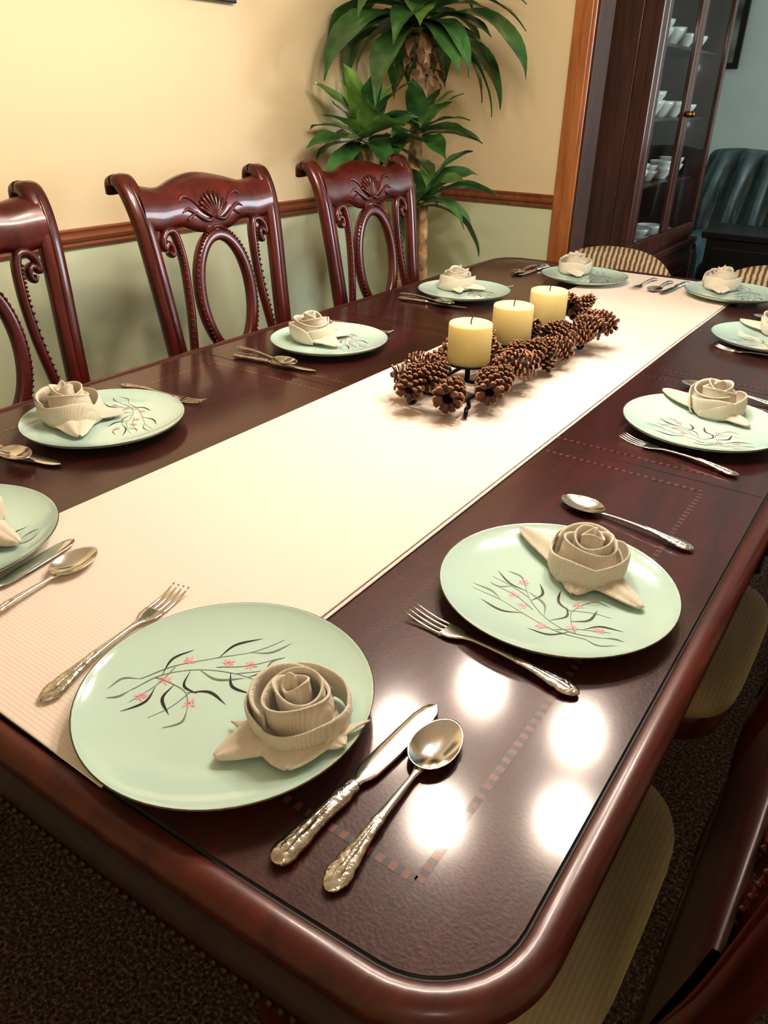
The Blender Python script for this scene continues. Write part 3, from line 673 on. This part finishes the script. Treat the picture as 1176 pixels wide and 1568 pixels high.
# ------------------------------------------------------------------ upholstered chairs at far end
def uph():
    B=MB()
    def bk(i,j):
        u=-1+2*i/24
        half=0.205; ztop=0.812-0.05*abs(u)**2.4-0.03*abs(u)**8
        front = j<=10
        vv=(j/10) if front else (1-(j-10)/10)
        th=0.032*(1-0.7*abs(2*vv-1)**6)*(1-0.6*abs(u)**8)
        z=0.40+(ztop-0.40)*vv
        yc=0.05*vv-0.055*u*u
        return (half*u,yc+(-th if front else th),z)
    grid(B,bk,25,21,STRIPE,cv=True)
    for i in (0,24):
        vs=[bk(i,j) for j in range(21)]; B.add(vs,[tuple(range(21))],STRIPE)
    def seat(i,j):
        th=2*pi*i/40; c,d=cos(th),sin(th); c=math.copysign(abs(c)**.45,c);d=math.copysign(abs(d)**.45,d)
        pr=[(0,.37),(.97,.37),(1,.385),(1,.45),(.97,.468),(.85,.478),(0,.485)][j]
        return (0.2*c*pr[0],-0.235+0.19*d*pr[0],pr[1])
    grid(B,seat,40,7,STRIPE,cu=True)
    for x in (-.165,.165):
        for y in (-.39,0.0):
            tube(B,[(x,y,0.375),(x*1.02,y*1.0,0.2),(x*1.06,y+0.01,0.001)],[0.022,0.018,0.013],MAHOG,10,up=(1,0,0),p=3)
    return B.obj('upholstered_chair',(-0.865,2.605,0))
uc=uph(); copy(uc,(-0.330,2.605,0),0)

# ------------------------------------------------------------------ dracaena plant
PX,PY=-1.61,2.52
B=MB(); R=random.Random(7)
lathe(B,[(0.0001,0.001),(0.11,0.001),(0.115,0.01),(0.145,0.25),(0.155,0.255),(0.157,0.285),(0.150,0.288),(0.140,0.26),(0.0001,0.26)],POT,32,Matrix.Translation((PX,PY,0)),matfn=lambda j:SOIL if j==7 else POT)
tr=[];rr=[]
for i in range(60):
    u=i/59; z=0.25+1.32*u; tr.append((PX+0.012*sin(z*5),PY+0.01*cos(z*4),z)); rr.append(0.027-0.004*u+0.0022*sin(i*2.1)+R.uniform(-.001,.001))
tube(B,tr,rr,BARK,12,up=(1,0,0))
R2=(PX-0.09,PY-0.20,1.10)
tube(B,cr([(PX,PY-0.02,0.26),(PX-0.03,PY-0.08,0.7),R2],8),0.018,BARK,10,up=(1,0,0))
tube(B,cr([(PX+0.03,PY+0.03,0.26),(PX+0.04,PY-0.0,0.6),(PX+0.05,PY-0.03,0.9)],8),0.017,BARK,10,up=(1,0,0))
def soft(v,lim,sgn):
    d=(v-lim)*sgn
    return v if d>0.06 else lim+sgn*0.06*exp((d-0.06)/0.12)*0.9+sgn*0.004
def leaf(B,o,az,e0,e1,L,W,mat,tw=0.0,wav=0.0,roll=0.0):
    n=15; o=Vector(o); p=Vector((0,0,0)); pts=[]; dirs=[]
    for i in range(n):
        u=i/(n-1); e=e0+(e1-e0)*(u**1.1); d=Vector((cos(az+tw*u)*cos(e),sin(az+tw*u)*cos(e),sin(e)))
        pts.append(p.copy()); dirs.append(d); p=p+d*(L/(n-1))
    def f(i,j):
        u=i/(n-1); v=(j-3)/3; d=dirs[i]; s=Vector((-sin(az+tw*u),cos(az+tw*u),0)); nrm=d.cross(s)
        rr_=roll*u; s2=s*cos(rr_)+nrm*sin(rr_); n2=nrm*cos(rr_)-s*sin(rr_)
        w=W/2*(0.26+0.74*sin(pi*min(1,u**0.75*0.88+0.06)))*(1 if u<0.62 else max(0.02,1-((u-0.62)/0.38)**1.6))
        q=o+pts[i]+s2*w*v-n2*(abs(v)**1.3*w*-0.22)+n2*wav*sin(u*15+j*1.3)*abs(v)
        return (soft(q.x,WX,1),soft(q.y,WY,-1),q.z)
    grid(B,f,n,7,mat)
def rosette(o,n,L,W,elo,ehi,droop,seed,hs=0.0,azr=(0,2*pi),young=0.25):
    R=random.Random(seed)
    for k in range(n):
        f=k/(n-1); az=azr[0]+((k*2.39996)%(2*pi))/(2*pi)*(azr[1]-azr[0]); e0=elo+(ehi-elo)*f+R.uniform(-.1,.1)
        e1=e0-droop*R.uniform(.7,1.15)*(1.05-0.35*f)
        l=L*R.uniform(.8,1.1)*(1-0.25*f)
        oo=(o[0]+0.015*cos(az),o[1]+0.015*sin(az),o[2]+hs*f)
        leaf(B,oo,az,e0,max(e1,-1.45),l,W*R.uniform(.85,1.1),LEAF2 if R.random()<young*(f**1.2)*2 else LEAF,R.uniform(-.35,.35),0.003,R.uniform(-.9,.9))
rosette((PX,PY,1.42),36,0.44,0.115,radians(0),radians(75),radians(112),3,hs=0.18,young=0.18)
rosette((PX,PY,1.44),14,0.34,0.100,radians(-5),radians(25),radians(75),13,hs=0.06,young=0.2)
rosette(R2,30,0.25,0.085,radians(-15),radians(84),radians(45),4,hs=0.06,young=0.45)
rosette((PX+0.01,PY-0.02,1.12),14,0.24,0.070,radians(-5),radians(60),radians(50),24,hs=0.05,azr=(-1.8,1.4),young=0.25)
rosette((PX+0.05,PY-0.03,0.90),17,0.28,0.080,radians(0),radians(60),radians(105),5,hs=0.05,young=0.3)
for k in range(22):
    az=k*2.4; leaf(B,(PX+0.02*cos(az),PY+0.02*sin(az),1.31+0.008*k),az,radians(R.uniform(-40,10)),radians(-85),R.uniform(.06,.12),0.03,LEAFD,0.8,0.004)
B.obj('corn_plant',recalc=False)

# ------------------------------------------------------------------ china cabinet (front faces +x)
cab=empty('china_cabinet',(0,0,0))
B=MB(); x0,x1,y0,y1=-1.53,-1.11,3.42,4.52
box(B,(x0,y0,0.0),(x1+0.03,y1,0.58),CABW); box(B,(x0-0.0,y0-0.012,0.58),(x1+0.045,y1+0.012,0.61),CABW)
box(B,(x0,y0,0.61),(x0+0.02,y1,2.05),CABW)
for y in (y0,y1-0.025): box(B,(x0+0.02,y,0.61),(x1,y+0.025,2.05),CABW)
box(B,(x0,y0-0.02,2.05),(x1+0.03,y1+0.02,2.13),CABW)
for z in (0.90,1.17,1.45,1.73): box(B,(x0+0.02,y0+0.025,z),(x1-0.03,y1-0.025,z+0.014),CABW)
box(B,(x0+0.06,y0-0.008,0.68),(x1-0.06,y0,1.98),CABW); box(B,(x1-0.012,y0-0.014,0.61),(x1+0.02,y0+0.05,2.05),CABW)
ym=(y0+y1)/2
for a,b in ((y0+0.05,ym-0.003),(ym+0.003,y1-0.01)):
    box(B,(x1,a,0.62),(x1+0.02,b,0.69),CABW); box(B,(x1,a,1.96),(x1+0.02,b,2.04),CABW)
    box(B,(x1,a,0.69),(x1+0.02,a+0.045,1.96),CABW); box(B,(x1,b-0.045,0.69),(x1+0.02,b,1.96),CABW)
    box(B,(x1+0.03,a,0.06),(x1+0.042,b,0.54),CABW); box(B,(x1+0.042,a+0.07,0.13),(x1+0.05,b-0.07,0.47),CABW)
B.obj('carcass',parent=cab,mods=[('bevel',0.004)])
B=MB()
for a,b in ((y0+0.095,ym-0.048),(ym+0.048,y1-0.055)):
    B.add([(x1+0.010,a,0.69),(x1+0.010,b,0.69),(x1+0.010,b,1.96),(x1+0.010,a,1.96)],[(0,1,2,3)],GLASS,smooth=False)
B.obj('glass_panes',parent=cab)
B=MB()
for a in (ym-0.03,ym+0.03): sphere(B,(x1+0.035,a,1.2),0.014,BRASS,10,8); tube(B,[(x1+0.018,a,1.2),(x1+0.035,a,1.2)],0.006,BRASS,8,up=(0,0,1))
B.obj('knobs',parent=cab)
B=MB(); R=random.Random(2)
bowl=[(0.0001,0.0),(0.03,0.0),(0.032,0.006),(0.058,0.045),(0.062,0.06),(0.059,0.06),(0.05,0.035),(0.0001,0.01)]
for z in (0.61,0.914,1.184,1.464):
    for y in (3.60,3.76,3.92,4.10,4.30):
        s=R.uniform(.8,1.15); x=-1.21+R.uniform(-.01,.01)
        lathe(B,bowl,CROCK,20,Matrix.Translation((x,y,z+0.001))@Matrix.Scale(s,4))
        if R.random()<.7: lathe(B,bowl,CROCK,20,Matrix.Translation((x,y,z+0.001+0.03*s))@Matrix.Scale(s,4))
B.obj('crockery',parent=cab)
for i,(z) in enumerate((0.86,1.14,1.42)):
    l=bpy.data.lights.new('cabinet_fill','POINT'); l.energy=0.35; l.color=(0.82,0.92,1.0); l.shadow_soft_size=0.012  # fill lights added inside the cabinet so the crockery shows
    o=bpy.data.objects.new('cabinet_fill_light_%d'%(i+1),l); o.location=(-1.36,4.0,z); bpy.context.scene.collection.objects.link(o); o.parent=cab

# ------------------------------------------------------------------ parlor furniture
B=MB()
def chan(i,j):
    x=-1.23+2.0*i/240
    prof=[(5.02,0.42),(5.00,0.5),(5.01,0.62),(5.04,0.75),(5.07,0.85),(5.11,0.93),(5.15,0.98),(5.20,1.00),(5.26,0.99),(5.30,0.95),(5.31,0.8),(5.31,0.5),(5.31,0.1),(5.2,0.1),(5.1,0.1)][j]
    xs=x+0.42*(prof[1]-0.42)*sin(1.7*x+1.0)
    s=abs(sin(pi*(xs+1.23)/0.17))**0.45
    k=1 if j<9 else 0
    fold=0.014*sin(xs*38+prof[1]*9)
    hump=0.022*abs(sin(pi*(x+1.23)/0.34))**0.5 if 3<j<10 else 0
    return (x,prof[0]-(0.055*s+fold)*k*(1 if j<7 else .4),prof[1]+hump)
grid(B,chan,241,15,SOFAM)
for i in (0,240): B.add([chan(i,j) for j in range(15)],[tuple(range(15))],SOFAM)
for a in (-1.05,-0.4,0.25):
    def cu(i,j):
        th=2*pi*i/32;c,d=cos(th),sin(th);c=math.copysign(abs(c)**.35,c);d=math.copysign(abs(d)**.35,d)
        pr=[(0,.28),(.96,.28),(1,.3),(1,.42),(.95,.45),(.8,.46),(0,.47)][j]; return (a+0.32+0.32*c*pr[0],4.83+0.2*d*pr[0],pr[1])
    grid(B,cu,32,7,SOFAM,cu=True)
box(B,(-1.05,4.63,0.03),(0.9,5.05,0.28),SOFAM)
for xx in (-1.23,0.77):
    def arm(i,j):
        th=2*pi*j/16; return (xx+0.08+0.09*cos(th),4.62+0.45*i/4,0.30+0.30*math.copysign(abs(sin(th))**.5,sin(th)))
    grid(B,arm,5,16,SOFAM,cv=True); B.add([arm(0,j) for j in range(16)],[tuple(range(16))],SOFAM)
B.obj('tufted_sofa')
B=MB(); box(B,(-0.93,4.15,0.05),(0.35,4.5,0.66),BLACK); box(B,(-0.955,4.13,0.66),(0.375,4.52,0.69),BLACK)
for x in (-0.9,0.27):
    for y in (4.17,4.43): box(B,(x,y,0),(x+0.05,y+0.05,0.05),BLACK)
for k in range(3): box(B,(-0.90+0.42*k,4.138,0.10),(-0.52+0.42*k,4.15,0.62),BLACK)
B.obj('low_sideboard',mods=[('bevel',0.004)])
def picture(name,M,w,h):
    B=MB(); t=0.035
    box(B,(0,0,0),(w,0.025,t),BLACK,M); box(B,(0,0,h-t),(w,0.025,h),BLACK,M); box(B,(0,0,t),(t,0.025,h-t),BLACK,M); box(B,(w-t,0,t),(w,0.025,h-t),BLACK,M)
    box(B,(t,0.004,t),(w-t,0.018,h-t),CANV,M); B.obj(name,mods=[('bevel',0.003)])
picture('framed_picture',Matrix.Translation((-1.90,6.173,1.456)),0.48,0.6)
picture('framed_picture',Matrix.Translation((WX+0.027,1.20,1.477))@Matrix.Rotation(pi/2,4,'Z'),0.72,0.5)
B=MB()
for lo,hi in (((2.37,4.2,0.9),(2.4,4.26,2.1)),((2.37,5.54,0.9),(2.4,5.6,2.1)),((2.37,4.26,0.9),(2.4,5.54,0.96)),((2.37,4.26,2.04),(2.4,5.54,2.1)),((2.375,4.88,0.96),(2.395,4.92,2.04))): box(B,lo,hi,OAK)
B.obj('window_1')

# ------------------------------------------------------------------ chandelier + lights
CHX,CHY,CHZ=-0.54,1.28,1.71
chn=empty('chandelier',(CHX,CHY,0))
B=MB()
lathe(B,[(0.0001,2.45),(0.06,2.45),(0.062,2.44),(0.03,2.42),(0.006,2.41),(0.006,1.95),(0.02,1.93),(0.035,1.88),(0.02,1.83),(0.03,1.80),(0.012,1.76),(0.0001,1.75)],BRASS,24)
Ls=[]
for k in range(5):
    a=radians(-20+72*k); c,s=cos(a),sin(a); r=0.245
    tube(B,cr([(0.02*c,0.02*s,1.86),(0.10*c,0.10*s,1.80),(0.18*c,0.18*s,1.86),(0.235*c,0.235*s,1.87),(r*c,r*s,1.82)],6),0.006,BRASS,8)
    Ls.append((CHX+r*c,CHY+r*s))
B.obj('frame',parent=chn)
B=MB()
for k in range(5):
    a=radians(-20+72*k)
    lathe(B,[(0.018,1.83),(0.028,1.825),(0.045,1.80),(0.06,1.765),(0.076,1.74),(0.074,1.74),(0.058,1.767),(0.043,1.797),(0.026,1.82),(0.018,1.825)],SHADE,24,Matrix.Translation((0.245*cos(a),0.245*sin(a),0)))
B.obj('glass_shades',parent=chn)
for i,(x,y) in enumerate(Ls):
    l=bpy.data.lights.new('bulb_%d'%i,'POINT'); l.energy=12.2; l.color=(1.0,0.895,0.79); l.shadow_soft_size=0.054
    o=bpy.data.objects.new('bulb_%d'%(i+1),l); o.location=(x-CHX,y-CHY,CHZ); bpy.context.scene.collection.objects.link(o); o.parent=chn
cl=empty('added_fill_light',(0.7,-0.7,0))  # unseen fill light added behind the camera to lift the lower walls
B=MB(); lathe(B,[(0.0001,2.45),(0.16,2.45),(0.16,2.435),(0.145,2.43),(0.0001,2.43)],BRASS,32); B.obj('fill_light_base',parent=cl)
l=bpy.data.lights.new('fill_point','POINT'); l.energy=10; l.color=(1.0,0.94,0.87); l.shadow_soft_size=0.12
o=bpy.data.objects.new('fill_lamp',l); o.location=(0,0,2.30); bpy.context.scene.collection.objects.link(o); o.parent=cl
l=bpy.data.lights.new('window_daylight','AREA'); l.shape='RECTANGLE'; l.size=1.05; l.size_y=1.25; l.energy=100; l.color=(0.80,0.90,1.0)
o=bpy.data.objects.new('window_daylight',l); o.location=(2.36,4.9,1.5); o.rotation_euler=(0,radians(90),0); bpy.context.scene.collection.objects.link(o)

w=bpy.data.worlds.new('World'); bpy.context.scene.world=w; w.use_nodes=True
w.node_tree.nodes['Background'].inputs[0].default_value=(0.6,0.7,0.9,1); w.node_tree.nodes['Background'].inputs[1].default_value=0.3

# ------------------------------------------------------------------ camera
cam=bpy.data.cameras.new('camera'); cam.sensor_width=36; cam.lens=26.4; cam.sensor_fit='AUTO'; cam.clip_start=0.02
c=bpy.data.objects.new('camera',cam); bpy.context.scene.collection.objects.link(c)
r=Vector((0.8193,0.5731,0.0153)); f=Vector((-0.4965,0.7226,-0.4810)).normalized()
r=(r-f*r.dot(f)).normalized(); u=r.cross(f)
Mx=Matrix(((r.x,u.x,-f.x,0),(r.y,u.y,-f.y,0),(r.z,u.z,-f.z,TZ+0.476),(0,0,0,1)))
c.matrix_world=Mx
bpy.context.scene.camera=c
sc=bpy.context.scene
sc.view_settings.view_transform='Standard'; sc.view_settings.look='None'; sc.view_settings.exposure=0.08; sc.view_settings.gamma=0.86
